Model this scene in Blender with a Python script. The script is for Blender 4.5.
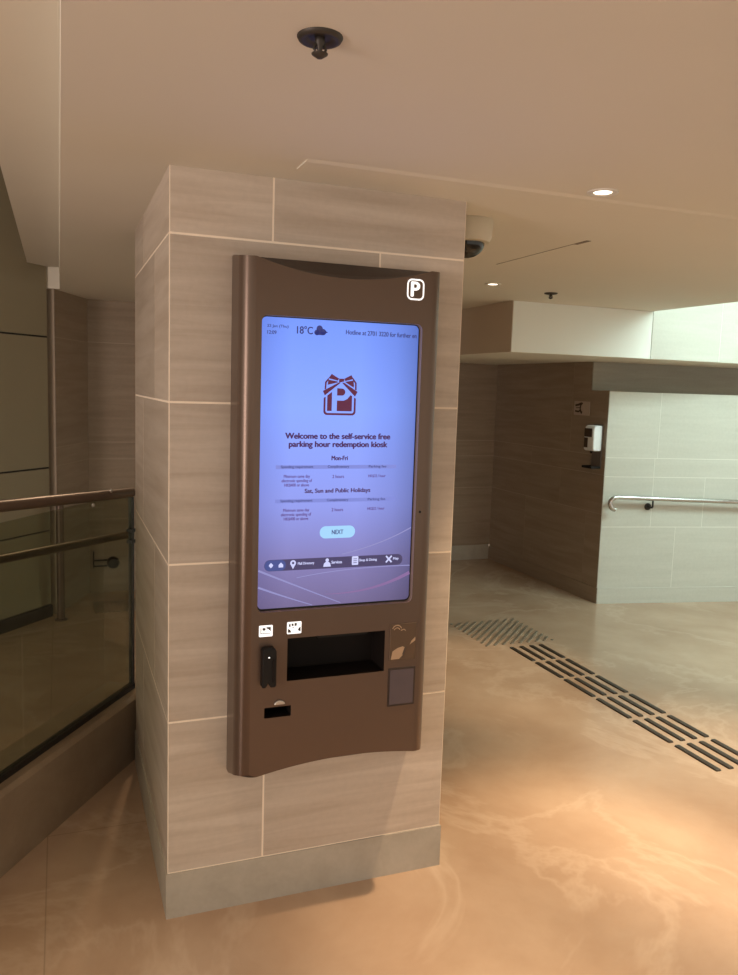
import bpy, bmesh, math, random
from mathutils import Vector, Matrix

for o in list(bpy.data.objects):
    bpy.data.objects.remove(o, do_unlink=True)
random.seed(7)
SC = bpy.context.scene
COL = SC.collection
PI = math.pi

# ------------------------------------------------------------------ camera
cam_d = bpy.data.cameras.new('camera')
cam = bpy.data.objects.new('camera', cam_d)
COL.objects.link(cam)
right = Vector((0.935391, -0.352272, 0.030788))
up = Vector((0.012066, 0.118813, 0.992843))
back = Vector((-0.353409, -0.928325, 0.115387))
cam.matrix_world = Matrix((
    (right.x, up.x, back.x, -0.29245),
    (right.y, up.y, back.y, -2.35897),
    (right.z, up.z, back.z, 1.65),
    (0, 0, 0, 1)))
cam_d.sensor_fit = 'VERTICAL'
cam_d.sensor_height = 36
cam_d.lens = 801.68 / 975 * 36
cam_d.shift_x = 5.5 / 975
cam_d.shift_y = -6.0 / 975
cam_d.clip_start = 0.05
SC.camera = cam

# ------------------------------------------------------------------ world, exposure
SC.view_settings.view_transform = 'Standard'
SC.view_settings.look = 'None'
SC.view_settings.gamma = 1
SC.view_settings.use_curve_mapping = False
SC.view_settings.exposure = 0.85
W = bpy.data.worlds.new('world')
SC.world = W
W.use_nodes = True
W.node_tree.nodes['Background'].inputs[0].default_value = (1.0, 0.90, 0.76, 1)
W.node_tree.nodes['Background'].inputs[1].default_value = 0.50

# ------------------------------------------------------------------ lamps
WARM = (1.0, 0.72, 0.46)


def spot(name, loc, power, size=62, blend=0.75, color=WARM, radius=0.035, aim=None):
    l = bpy.data.lights.new(name, 'SPOT')
    l.energy = power
    l.color = color
    l.spot_size = math.radians(size)
    l.spot_blend = blend
    l.shadow_soft_size = radius
    o = bpy.data.objects.new(name, l)
    o.location = loc
    l.energy = power * 1.5
    if aim:
        o.rotation_euler = (Vector(aim) - Vector(loc)).to_track_quat('-Z', 'Y').to_euler()
    COL.objects.link(o)
    return o


def area(name, loc, aim, sx, sy, power, color):
    l = bpy.data.lights.new(name, 'AREA')
    l.shape = 'RECTANGLE'
    l.size = sx
    l.size_y = sy
    l.energy = power
    l.color = color
    o = bpy.data.objects.new(name, l)
    o.location = loc
    o.rotation_euler = (Vector(aim) - Vector(loc)).to_track_quat('-Z', 'Y').to_euler()
    COL.objects.link(o)
    return o


spot('downlight_lamp', (1.223, -0.299, 2.236), 66, size=53)
spot('downlight_lamp', (1.978, 1.671, 2.236), 34, size=46)
spot('downlight_lamp', (2.55, -0.75, 2.236), 105, size=56, aim=(2.35, -0.05, 0))
spot('downlight_lamp', (0.75, -1.75, 2.236), 60)
spot('downlight_lamp', (-0.10, -0.85, 2.236), 15)
spot('downlight_lamp', (0.25, 2.30, 2.236), 13, size=60, aim=(-0.35, 0.1, 0))
area('skylight_daylight', (4.6, 0.48, 3.00), (4.6, 0.48, 0), 1.9, 0.85, 50, (0.74, 1.0, 0.95))
area('added_edge_light', (-3.9, -2.3, 1.35), (0.2, -0.4, 1.35), 1.2, 2.1, 50, (1.0, 0.84, 0.78))  # added light for the pink highlight along the kiosk's rounded edge

# ------------------------------------------------------------------ materials


def nmat(name):
    m = bpy.data.materials.new(name)
    m.use_nodes = True
    nt = m.node_tree
    return m, nt, nt.nodes['Principled BSDF']


def plain(name, col, rough=0.5, metal=0.0, emit=None, es=0.0, noise=0.06, nscale=30, spec=0.5):
    m, nt, b = nmat(name)
    N, L = nt.nodes, nt.links
    tc = N.new('ShaderNodeTexCoord')
    n = N.new('ShaderNodeTexNoise')
    n.inputs['Scale'].default_value = nscale
    n.inputs['Detail'].default_value = 4
    L.new(tc.outputs['Object'], n.inputs['Vector'])
    mx = N.new('ShaderNodeMix')
    mx.data_type = 'RGBA'
    mx.inputs['A'].default_value = tuple(c * (1 - noise) for c in col) + (1,)
    mx.inputs['B'].default_value = tuple(min(1, c * (1 + noise)) for c in col) + (1,)
    L.new(n.outputs['Fac'], mx.inputs['Factor'])
    L.new(mx.outputs['Result'], b.inputs['Base Color'])
    b.inputs['Roughness'].default_value = rough
    b.inputs['Metallic'].default_value = metal
    b.inputs['Specular IOR Level'].default_value = spec
    if emit:
        b.inputs['Emission Color'].default_value = tuple(emit) + (1,)
        b.inputs['Emission Strength'].default_value = es
    return m


def stone(name, dark, light, rough=0.38, tone=0.10, stretch=(1.2, 1.2, 16.0)):
    """veined beige stone with level grain, each slab its own tone"""
    m, nt, b = nmat(name)
    N, L = nt.nodes, nt.links
    tc = N.new('ShaderNodeTexCoord')
    geo = N.new('ShaderNodeNewGeometry')
    off = N.new('ShaderNodeVectorMath')
    off.operation = 'MULTIPLY_ADD'
    L.new(geo.outputs['Random Per Island'], off.inputs[0])
    off.inputs[1].default_value = (7, 7, 9)
    L.new(tc.outputs['Object'], off.inputs[2])
    mp = N.new('ShaderNodeMapping')
    mp.inputs['Scale'].default_value = stretch
    L.new(off.outputs[0], mp.inputs['Vector'])
    n1 = N.new('ShaderNodeTexNoise')
    n1.inputs['Scale'].default_value = 1.3
    n1.inputs['Detail'].default_value = 7
    n1.inputs['Roughness'].default_value = 0.58
    n1.inputs['Distortion'].default_value = 0.5
    L.new(mp.outputs['Vector'], n1.inputs['Vector'])
    n2 = N.new('ShaderNodeTexNoise')
    n2.inputs['Scale'].default_value = 55
    n2.inputs['Detail'].default_value = 3
    L.new(tc.outputs['Object'], n2.inputs['Vector'])
    rp = N.new('ShaderNodeValToRGB')
    rp.color_ramp.elements[0].position = 0.30
    rp.color_ramp.elements[0].color = tuple(dark) + (1,)
    rp.color_ramp.elements[1].position = 0.68
    rp.color_ramp.elements[1].color = tuple(light) + (1,)
    L.new(n1.outputs['Fac'], rp.inputs['Fac'])
    mr = N.new('ShaderNodeMapRange')
    mr.inputs['To Min'].default_value = 1 - tone
    mr.inputs['To Max'].default_value = 1 + tone
    L.new(geo.outputs['Random Per Island'], mr.inputs['Value'])
    m2 = N.new('ShaderNodeMapRange')
    m2.inputs['To Min'].default_value = 0.93
    m2.inputs['To Max'].default_value = 1.07
    L.new(n2.outputs['Fac'], m2.inputs['Value'])
    mu = N.new('ShaderNodeMath')
    mu.operation = 'MULTIPLY'
    L.new(mr.outputs[0], mu.inputs[0])
    L.new(m2.outputs[0], mu.inputs[1])
    vm = N.new('ShaderNodeVectorMath')
    vm.operation = 'SCALE'
    L.new(rp.outputs['Color'], vm.inputs[0])
    L.new(mu.outputs[0], vm.inputs['Scale'])
    L.new(vm.outputs[0], b.inputs['Base Color'])
    b.inputs['Roughness'].default_value = rough
    return m


def marble_floor():
    m, nt, b = nmat('polished_marble')
    N, L = nt.nodes, nt.links
    tc = N.new('ShaderNodeTexCoord')
    mp = N.new('ShaderNodeMapping')
    mp.inputs['Rotation'].default_value = (0, 0, 0.55)
    L.new(tc.outputs['Object'], mp.inputs['Vector'])
    cl = N.new('ShaderNodeTexNoise')
    cl.inputs['Scale'].default_value = 1.5
    cl.inputs['Detail'].default_value = 8
    cl.inputs['Roughness'].default_value = 0.6
    cl.inputs['Distortion'].default_value = 0.25
    L.new(mp.outputs['Vector'], cl.inputs['Vector'])
    rp = N.new('ShaderNodeValToRGB')
    e = rp.color_ramp.elements
    e[0].position = 0.32
    e[0].color = (0.385, 0.255, 0.165, 1)
    e[1].position = 0.72
    e[1].color = (0.53, 0.39, 0.275, 1)
    L.new(cl.outputs['Fac'], rp.inputs['Fac'])
    # pale veins: thin bands where a distorted noise crosses a level
    vn = N.new('ShaderNodeTexNoise')
    vn.inputs['Scale'].default_value = 0.9
    vn.inputs['Detail'].default_value = 6
    vn.inputs['Roughness'].default_value = 0.62
    vn.inputs['Distortion'].default_value = 0.7
    L.new(mp.outputs['Vector'], vn.inputs['Vector'])
    vr = N.new('ShaderNodeValToRGB')
    v = vr.color_ramp.elements
    v[0].position = 0.47
    v[0].color = (0, 0, 0, 1)
    v[1].position = 0.53
    v[1].color = (0, 0, 0, 1)
    k = v.new(0.50)
    k.color = (1, 1, 1, 1)
    L.new(vn.outputs['Fac'], vr.inputs['Fac'])
    vs = N.new('ShaderNodeMath')
    vs.operation = 'MULTIPLY'
    vs.inputs[1].default_value = 0.26
    L.new(vr.outputs['Color'], vs.inputs[0])
    mx = N.new('ShaderNodeMix')
    mx.data_type = 'RGBA'
    L.new(vs.outputs[0], mx.inputs['Factor'])
    L.new(rp.outputs['Color'], mx.inputs['A'])
    mx.inputs['B'].default_value = (0.66, 0.52, 0.39, 1)
    # slab joints of the strip beside the curb
    sx = N.new('ShaderNodeSeparateXYZ')
    L.new(tc.outputs['Object'], sx.inputs[0])
    masks = []
    for out, o0 in (('X', 0.354), ('Y', -0.59)):
        a = N.new('ShaderNodeMath'); a.operation = 'ADD'; a.inputs[1].default_value = o0 + 36.0
        L.new(sx.outputs[out], a.inputs[0])
        q = N.new('ShaderNodeMath'); q.operation = 'MODULO'; q.inputs[1].default_value = 3.6
        L.new(a.outputs[0], q.inputs[0])
        c = N.new('ShaderNodeMath'); c.operation = 'LESS_THAN'; c.inputs[1].default_value = 0.004
        L.new(q.outputs[0], c.inputs[0])
        masks.append(c)
    j = N.new('ShaderNodeMath'); j.operation = 'MAXIMUM'
    L.new(masks[0].outputs[0], j.inputs[0])
    L.new(masks[1].outputs[0], j.inputs[1])
    lt = N.new('ShaderNodeMath'); lt.operation = 'LESS_THAN'; lt.inputs[1].default_value = 0.5
    L.new(sx.outputs['X'], lt.inputs[0])
    jl = N.new('ShaderNodeMath'); jl.operation = 'MULTIPLY'
    L.new(j.outputs[0], jl.inputs[0])
    L.new(lt.outputs[0], jl.inputs[1])
    js = N.new('ShaderNodeMath'); js.operation = 'MULTIPLY'; js.inputs[1].default_value = 0.35
    L.new(jl.outputs[0], js.inputs[0])
    mj = N.new('ShaderNodeMix')
    mj.data_type = 'RGBA'
    L.new(js.outputs[0], mj.inputs['Factor'])
    L.new(mx.outputs['Result'], mj.inputs['A'])
    mj.inputs['B'].default_value = (0.16, 0.11, 0.07, 1)
    L.new(mj.outputs['Result'], b.inputs['Base Color'])
    rr = N.new('ShaderNodeMapRange')
    rr.inputs['To Min'].default_value = 0.16
    rr.inputs['To Max'].default_value = 0.28
    L.new(cl.outputs['Fac'], rr.inputs['Value'])
    L.new(rr.outputs[0], b.inputs['Roughness'])
    return m


def glass(name, col):
    """thin tinted pane: passes light straight through, mirrors more at a grazing angle"""
    m, nt, b = nmat(name)
    N, L = nt.nodes, nt.links
    N.remove(b)
    out = next(n for n in N if n.type == 'OUTPUT_MATERIAL')
    tr = N.new('ShaderNodeBsdfTransparent')
    tr.inputs['Color'].default_value = tuple(c ** 0.5 for c in col) + (1,)
    gl = N.new('ShaderNodeBsdfGlossy')
    gl.inputs['Roughness'].default_value = 0.02
    lw = N.new('ShaderNodeLayerWeight')
    lw.inputs['Blend'].default_value = 0.5
    pw = N.new('ShaderNodeMath')
    pw.operation = 'POWER'
    pw.inputs[1].default_value = 4.0
    L.new(lw.outputs['Facing'], pw.inputs[0])
    fr = N.new('ShaderNodeMapRange')
    fr.inputs['To Min'].default_value = 0.04
    fr.inputs['To Max'].default_value = 0.6
    L.new(pw.outputs[0], fr.inputs['Value'])
    ms = N.new('ShaderNodeMixShader')
    L.new(fr.outputs[0], ms.inputs[0])
    L.new(tr.outputs[0], ms.inputs[1])
    L.new(gl.outputs[0], ms.inputs[2])
    L.new(ms.outputs[0], out.inputs['Surface'])
    return m


def screen_mat():
    """what the display shows behind its text: blue on top running to dull violet at the foot"""
    m, nt, b = nmat('display_picture')
    N, L = nt.nodes, nt.links
    tc = N.new('ShaderNodeTexCoord')
    sx = N.new('ShaderNodeSeparateXYZ')
    L.new(tc.outputs['Generated'], sx.inputs[0])
    rp = N.new('ShaderNodeValToRGB')
    e = rp.color_ramp.elements
    e[0].position = 0.0
    e[0].color = (0.17, 0.135, 0.29, 1)
    e[1].position = 1.0
    e[1].color = (0.17, 0.31, 1.0, 1)
    for p, c in ((0.16, (0.225, 0.20, 0.47, 1)), (0.36, (0.27, 0.32, 0.84, 1)), (0.70, (0.245, 0.39, 1.12, 1))):
        k = e.new(p)
        k.color = c
    L.new(sx.outputs['Z'], rp.inputs['Fac'])
    rx = N.new('ShaderNodeValToRGB')  # sides dimmed in the colour for the panel's viewing angle
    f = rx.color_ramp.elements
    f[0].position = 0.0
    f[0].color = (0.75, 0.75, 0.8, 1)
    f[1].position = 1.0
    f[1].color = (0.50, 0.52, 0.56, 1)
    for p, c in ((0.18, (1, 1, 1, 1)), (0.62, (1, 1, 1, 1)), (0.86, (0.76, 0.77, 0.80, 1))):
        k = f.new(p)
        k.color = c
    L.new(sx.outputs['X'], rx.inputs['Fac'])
    mu = N.new('ShaderNodeVectorMath')
    mu.operation = 'MULTIPLY'
    L.new(rp.outputs['Color'], mu.inputs[0])
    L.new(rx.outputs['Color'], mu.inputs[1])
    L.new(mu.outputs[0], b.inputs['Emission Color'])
    b.inputs['Emission Strength'].default_value = 0.57
    b.inputs['Base Color'].default_value = (0.01, 0.01, 0.012, 1)
    b.inputs['Roughness'].default_value = 0.25
    return m


def lit(name, col, s=0.57):
    return plain(name, (0.01, 0.01, 0.01), 0.4, emit=col, es=s, noise=0)


M = dict(
    pillar=stone('beige_grained_stone', (0.425, 0.345, 0.272), (0.56, 0.48, 0.40)),
    grout=plain('cream_grout', (0.86, 0.74, 0.60), 0.8),
    base=stone('grey_limestone', (0.36, 0.325, 0.265), (0.44, 0.40, 0.335), 0.45, 0.03, (6, 6, 6)),
    wall=stone('wall_grained_stone', (0.26, 0.195, 0.14), (0.34, 0.265, 0.195), 0.4, 0.05),
    wgrout=plain('wall_grout', (0.42, 0.34, 0.26), 0.8),
    pale=stone('pale_grained_stone', (0.525, 0.52, 0.465), (0.575, 0.57, 0.515), 0.4, 0.02),
    pgrout=plain('pale_grout', (0.82, 0.81, 0.75), 0.8),
    floor=marble_floor(),
    curb=stone('curb_marble', (0.235, 0.17, 0.115), (0.315, 0.24, 0.165), 0.3, 0.03, (3, 3, 3)),
    paint=plain('ceiling_paint', (0.74, 0.69, 0.59), 0.75, noise=0.02, nscale=3),
    white=plain('white_plaster', (0.80, 0.82, 0.78), 0.75, noise=0.02, nscale=3),
    shade=stone('pale_stone_in_shade', (0.30, 0.285, 0.235), (0.35, 0.335, 0.28), 0.5, 0.02),  # pale stone with the shade under the bulkhead put into its colour
    olive=plain('olive_laminate', (0.29, 0.25, 0.165), 0.45, noise=0.03, nscale=5),
    black=plain('black_trim', (0.014, 0.012, 0.011), 0.4),
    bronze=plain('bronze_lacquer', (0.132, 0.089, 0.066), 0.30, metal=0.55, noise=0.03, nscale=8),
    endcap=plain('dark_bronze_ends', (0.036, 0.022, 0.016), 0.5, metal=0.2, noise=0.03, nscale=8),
    rim=plain('screenlit_bronze_rim', (0.42, 0.30, 0.23), 0.35, metal=0.5),  # bronze made paler in colour, as if lit by the screen
    recess=plain('dark_recess', (0.009, 0.006, 0.005), 0.6, spec=0.2),
    blackplastic=plain('black_plastic', (0.007, 0.0065, 0.0065), 0.4, spec=0.25),
    bezel=plain('screen_bezel_black', (0.012, 0.012, 0.014), 0.3),
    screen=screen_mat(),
    ink=lit('screen_maroon_ink', (0.055, 0.012, 0.10)),
    navy=lit('screen_navy_ink', (0.030, 0.035, 0.17)),
    mauve=lit('screen_mauve_ink', (0.10, 0.04, 0.22)),
    maroon=lit('screen_logo_maroon', (0.10, 0.008, 0.045)),
    bandc=lit('screen_table_band', (0.205, 0.245, 0.68)),
    navc=lit('screen_menu_bar', (0.055, 0.045, 0.13)),
    navb=lit('screen_menu_blue', (0.05, 0.075, 0.27)),
    lightc=lit('screen_light_text', (0.62, 0.64, 0.98)),
    btn=lit('screen_button_cyan', (0.36, 0.66, 0.98)),
    pink=lit('screen_pink_line', (0.235, 0.135, 0.33)),
    swoosh=lit('screen_pale_line', (0.275, 0.27, 0.56)),
    sign=plain('backlit_white', (0.8, 0.8, 0.8), 0.4, emit=(1, 0.98, 0.97), es=0.5, noise=0),
    signgrey=plain('sign_dark_print', (0.05, 0.045, 0.045), 0.5),
    silver=plain('brushed_silver', (0.55, 0.53, 0.50), 0.3, metal=0.9),
    steel=plain('stainless_steel', (0.55, 0.56, 0.56), 0.22, metal=1.0),
    darksteel=plain('dark_bracket', (0.05, 0.05, 0.05), 0.35, metal=0.8),
    rail=plain('brown_handrail', (0.125, 0.085, 0.062), 0.38, metal=0.5),
    glass=glass('tinted_glass', (0.50, 0.53, 0.41)),
    reader=plain('gold_brown_panel', (0.13, 0.085, 0.055), 0.2, metal=0.4),
    readhand=plain('reader_print', (0.40, 0.27, 0.17), 0.4),
    pad=plain('violet_grey_pad', (0.085, 0.066, 0.075), 0.25),
    brass=plain('dark_bronze_sprinkler', (0.06, 0.05, 0.042), 0.5, metal=0.5),
    lens=plain('lamp_lens', (0.9, 0.9, 0.9), 0.4, emit=(1.0, 0.86, 0.68), es=3.5, noise=0),
    lampwhite=plain('lamp_white_ring', (0.78, 0.74, 0.68), 0.4),
    ivory=plain('ivory_plastic', (0.60, 0.54, 0.42), 0.45),
    dome=plain('smoked_dome', (0.008, 0.008, 0.008), 0.08),
    whiteplastic=plain('white_plastic', (0.80, 0.82, 0.84), 0.35),
    tan=plain('tan_plaque', (0.46, 0.37, 0.31), 0.5),
    brownprint=plain('brown_print', (0.055, 0.035, 0.022), 0.6),
    bar=plain('dark_steel_bar', (0.045, 0.034, 0.024), 0.45, metal=0.3),
    stud=plain('dark_steel_stud', (0.23, 0.185, 0.13), 0.45, metal=0.3),
)

# ------------------------------------------------------------------ mesh helpers


class MB:
    def __init__(self):
        self.bm = bmesh.new()

    def poly(self, pts, mi=0):
        f = self.bm.faces.new([self.bm.verts.new(p) for p in pts])
        f.material_index = mi
        return f

    def box(self, x0, x1, y0, y1, z0, z1, mi=0, mat=None):
        c = [(x0, y0, z0), (x1, y0, z0), (x1, y1, z0), (x0, y1, z0),
             (x0, y0, z1), (x1, y0, z1), (x1, y1, z1), (x0, y1, z1)]
        if mat is not None:
            c = [mat @ Vector(p) for p in c]
        v = [self.bm.verts.new(p) for p in c]
        for q in ((0, 3, 2, 1), (4, 5, 6, 7), (0, 1, 5, 4), (1, 2, 6, 5), (2, 3, 7, 6), (3, 0, 4, 7)):
            f = self.bm.faces.new([v[i] for i in q])
            f.material_index = mi

    def prism(self, pts, axis_vec, mi=0):
        """closed outline pts (3-D) swept along axis_vec"""
        a = [self.bm.verts.new(p) for p in pts]
        d = Vector(axis_vec)
        b = [self.bm.verts.new(Vector(p) + d) for p in pts]
        n = len(pts)
        for q in (a[::-1], b):
            f = self.bm.faces.new(q)
            f.material_index = mi
        for i in range(n):
            f = self.bm.faces.new((a[i], a[(i + 1) % n], b[(i + 1) % n], b[i]))
            f.material_index = mi

    def tube(self, path, r, seg=16, cap=True, squash=None):
        path = [Vector(p) for p in path]
        rings = []
        ref = None
        for i, p in enumerate(path):
            t = (path[min(i + 1, len(path) - 1)] - path[max(i - 1, 0)]).normalized()
            if ref is None:
                ref = Vector((0, 0, 1)) if abs(t.z) < 0.9 else Vector((1, 0, 0))
            s = t.cross(ref).normalized()
            ref = s.cross(t).normalized()
            rings.append([self.bm.verts.new(p + (s * math.cos(2 * PI * k / seg) * r
                                                + ref * math.sin(2 * PI * k / seg) * r * (squash or 1))) for k in range(seg)])
        for a, b in zip(rings, rings[1:]):
            for k in range(seg):
                self.bm.faces.new((a[k], a[(k + 1) % seg], b[(k + 1) % seg], b[k]))
        if cap:
            self.bm.faces.new(rings[0][::-1])
            self.bm.faces.new(rings[-1])

    def lathe(self, c, prof, seg=32, mat=None):
        """prof: (radius, z) pairs about the z axis through c (or through mat)"""
        T = mat if mat is not None else Matrix.Translation(c)
        rings = []
        for r, z in prof:
            if r < 1e-6:
                rings.append([self.bm.verts.new(T @ Vector((0, 0, z)))])
            else:
                rings.append([self.bm.verts.new(T @ Vector((r * math.cos(2 * PI * k / seg), r * math.sin(2 * PI * k / seg), z))) for k in range(seg)])
        for a, b in zip(rings, rings[1:]):
            for k in range(seg):
                k2 = (k + 1) % seg
                if len(a) == 1 and len(b) == 1:
                    continue
                if len(a) == 1:
                    self.bm.faces.new((a[0], b[k2], b[k]))
                elif len(b) == 1:
                    self.bm.faces.new((a[k], a[k2], b[0]))
                else:
                    self.bm.faces.new((a[k], a[k2], b[k2], b[k]))

    def holed(self, outer, holes):
        """flat face with openings, from loops of 3-D points"""
        es = []
        loops = []
        for lp in [outer] + holes:
            v = [self.bm.verts.new(p) for p in lp]
            loops.append(v)
            for i in range(len(v)):
                es.append(self.bm.edges.new((v[i], v[(i + 1) % len(v)])))
        bmesh.ops.triangle_fill(self.bm, use_beauty=True, use_dissolve=False, edges=es)
        return loops

    def build(self, name, mats, parent=None, smooth=None, bevel=None, recalc=True):
        if recalc:
            bmesh.ops.recalc_face_normals(self.bm, faces=self.bm.faces[:])
        me = bpy.data.meshes.new(name)
        self.bm.to_mesh(me)
        self.bm.free()
        if not isinstance(mats, (list, tuple)):
            mats = [mats]
        for m in mats:
            me.materials.append(m)
        o = bpy.data.objects.new(name, me)
        COL.objects.link(o)
        if smooth:
            for p in me.polygons:
                p.use_smooth = True
            me.set_sharp_from_angle(angle=math.radians(smooth))
        if bevel:
            b = o.modifiers.new('edge', 'BEVEL')
            b.width = bevel
            b.segments = 3
            b.limit_method = 'ANGLE'
            b.angle_limit = math.radians(40)
        if parent:
            o.parent = parent
            o.matrix_parent_inverse = parent.matrix_world.inverted()
            o.matrix_parent_inverse = Matrix.Translation(parent.location).inverted()
        return o


def tag(o, label=None, cat=None, group=None, kind=None):
    for k, v in (('label', label), ('category', cat), ('group', group), ('kind', kind)):
        if v:
            o[k] = v
    return o


def thing(name, loc, label, cat, group=None):
    o = bpy.data.objects.new(name, None)
    o.empty_display_size = 0.05
    o.location = loc
    COL.objects.link(o)
    return tag(o, label, cat, group)


def structure(o):
    o['kind'] = 'structure'
    return o


def rrect(x0, x1, z0, z1, r, y, n=6):
    """rounded rectangle in the plane y, as seen from -y"""
    pts = []
    for cx, cz, a0 in ((x1 - r, z1 - r, 0), (x0 + r, z1 - r, PI / 2), (x0 + r, z0 + r, PI), (x1 - r, z0 + r, 1.5 * PI)):
        for i in range(n + 1):
            a = a0 + PI / 2 * i / n
            pts.append((cx + r * math.cos(a), y, cz + r * math.sin(a)))
    return pts


def frame_from(o, u, n):
    """matrix whose x runs along u, y runs INTO the wall (against n), z up"""
    u = Vector(u).normalized()
    n = Vector(n).normalized()
    return Matrix(((u.x, -n.x, 0, o[0]), (u.y, -n.y, 0, o[1]), (0, 0, 1, o[2] if len(o) > 2 else 0), (0, 0, 0, 1)))


def tile_wall(name, T, length, courses, mats, thick=0.12, gap=0.005, proud=0.001, u0=0.0, parent=None):
    """courses: (z0, z1, [joint positions]); slabs a little proud of their grout bed"""
    m = MB()
    zb, zt = min(c[0] for c in courses), max(c[1] for c in courses)
    m.box(u0, length, proud, thick, zb, zt, 1, T)
    g = gap / 2
    for z0, z1, js in courses:
        e = [u0] + [j for j in js if u0 < j < length] + [length]
        for a, b in zip(e, e[1:]):
            m.box(a + (g if a > u0 else 0), b - (g if b < length else 0), 0, proud + 0.002,
                  z0 + (g if z0 > zb else 0), z1 - (g if z1 < zt else 0), 0, T)
    return structure(m.build(name, mats, parent))


def joints(start, step, length):
    k = start
    r = []
    while k < length:
        if k > 0.02:
            r.append(k)
        k += step
    return r


# ------------------------------------------------------------------ floor
m = MB()
m.box(-6, 8, -4.6, 6, -0.12, 0)
structure(m.build('floor', M['floor']))

# ------------------------------------------------------------------ ceiling
H = 2.25
m = MB()
m.box(-0.283, 3.62, -4.6, 2.30, H, H + 0.10)          # low field over kiosk and lobby
m.box(-0.283, 2.49, 2.30, 4.75, H, H + 0.10)
m.box(-1.2, -0.283, 3.515, 4.75, H, H + 0.20)
m.box(3.62, 5.60, -4.6, 0.0, H, H + 0.10)
m.box(5.60, 8, -4.6, 2.30, H, H + 0.10)
structure(m.build('ceiling', M['paint']))
m = MB()
m.box(-0.478, -0.287, -4.6, 3.512, 2.39, 2.45)        # shallow raised bay
m.box(-0.287, -0.283, -4.6, 3.512, 2.352, 2.45)
structure(m.build('ceiling_raised_bay', M['paint']))
m = MB()
m.box(-6, -0.478, -4.6, 4.75, 3.15, 3.22)
structure(m.build('ceiling_high_void', M['paint']))
m = MB()
m.box(-0.483, -0.478, -4.6, 3.512, 2.452, 3.148)
structure(m.build('trim_void_side', M['paint']))
# thin raised strip added to imitate a band of light across the ceiling
m = MB()
m.prism([(0.33, -0.235, H), (0.33, -0.215, H - 0.004), (0.33, -0.130, H - 0.004), (0.33, -0.126, H)], (3.2, 0, 0))
structure(m.build('trim_light_band', M['paint']))
# fine seam of an access panel
m = MB()
m.box(1.640, 1.660, 0.35, 0.44, H - 0.0015, H + 0.001)
m.box(1.640, 1.644, 0.44, 1.05, H - 0.001, H + 0.001)
structure(m.build('trim_ceiling_seam', plain('seam_grey', (0.22, 0.18, 0.14), 0.8)))

# bulkhead: low ceiling over the far recess, with its fascia
m = MB()
m.box(2.49, 8, 2.30, 4.75, 1.918, 2.349)
structure(m.build('ceiling_bulkhead', M['paint']))
m = MB()
m.box(2.492, 3.62, 2.296, 2.2995, 1.920, H - 0.001)
structure(m.build('trim_fascia', M['white']))
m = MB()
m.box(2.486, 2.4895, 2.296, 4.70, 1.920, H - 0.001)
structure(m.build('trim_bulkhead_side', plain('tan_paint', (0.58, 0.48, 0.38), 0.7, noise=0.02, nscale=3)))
# skylight shaft
T = frame_from((3.62, 2.292, 0), (1, 0, 0), (0, -1, 0))
tile_wall('wall_skylight_back', T, 1.98, [(1.920, 2.42, [0.62, 1.4]), (2.42, 3.0, [0.3, 1.1])], [M['pale'], M['pgrout']], thick=0.007)
m = MB()
m.box(3.52, 3.62, 0.0, 2.30, H + 0.102, 3.0)
m.box(5.60, 5.70, 0.0, 2.30, H + 0.102, 3.0)
m.box(3.52, 5.70, -0.10, 0.0, H + 0.102, 3.0)
m.box(3.52, 5.70, 2.30, 2.40, H + 0.102, 3.0)
structure(m.build('wall_skylight_shaft', M['white']))

# ------------------------------------------------------------------ far walls
# brown wall with the dispenser, x = 3.70, facing -x
T = frame_from((3.70, 4.55, 0), (0, -1, 0), (-1, 0, 0))
LW = 1.732
tile_wall('wall_recess_side', T, LW,
          [(0.125, 0.72, joints(0.62, 0.9, LW)), (0.72, 1.03, joints(1.14, 0.9, LW)), (1.03, 1.18, joints(0.68, 0.9, LW)),
           (1.18, 1.69, joints(1.25, 1.1, LW))], [M['wall'], M['wgrout']], thick=0.10)
tile_wall('wall_recess_side_upper', T, 1.49, [(1.69, 1.918, [1.25])], [M['wall'], M['wgrout']], thick=0.10)
m = MB()
m.box(0, LW + 0.004, -0.008, 0.10, 0, 0.125, 0, T)
structure(m.build('baseboard_recess_side', M['wall']))
# far wall
T = frame_from((1.2, 4.55, 0), (1, 0, 0), (0, -1, 0))
tile_wall('wall_back', T, 2.5,
          [(0.145, 0.72, [0.8, 1.7]), (0.72, 1.03, [1.3]), (1.03, 1.18, [0.8, 1.7]), (1.18, 1.918, [0.5, 1.4]), (1.918, 2.25, [0.9])],
          [M['wall'], M['wgrout']])
m = MB()
m.box(0, 2.49, -0.008, 0.10, 0, 0.145, 0, T)
structure(m.build('baseboard_back', M['base']))
# pale wall with the handrail
BU = Vector((1.05, -0.20, 0)).normalized()
BN = Vector((-0.20, -1.05, 0)).normalized()
T = frame_from((3.698, 2.818, 0), BU, BN)
tile_wall('wall_handrail', T, 3.2,
          [(0.125, 0.62, joints(0.64, 0.9, 3.2)), (0.62, 1.02, joints(0.42, 0.45, 3.2)), (1.02, 1.17, joints(0.42, 0.9, 3.2)),
           (1.17, 1.685, joints(0.44, 0.9, 3.2))], [M['pale'], M['pgrout']], thick=0.10, gap=0.004)
m = MB()
m.box(0.0, 3.2, -0.008, 0.10, 0, 0.125, 0, T)
structure(m.build('baseboard_handrail_wall', M['pale']))
# set-back strip above it
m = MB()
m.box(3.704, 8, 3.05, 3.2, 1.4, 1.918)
structure(m.build('wall_handrail_set_back', M['shade']))

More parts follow.
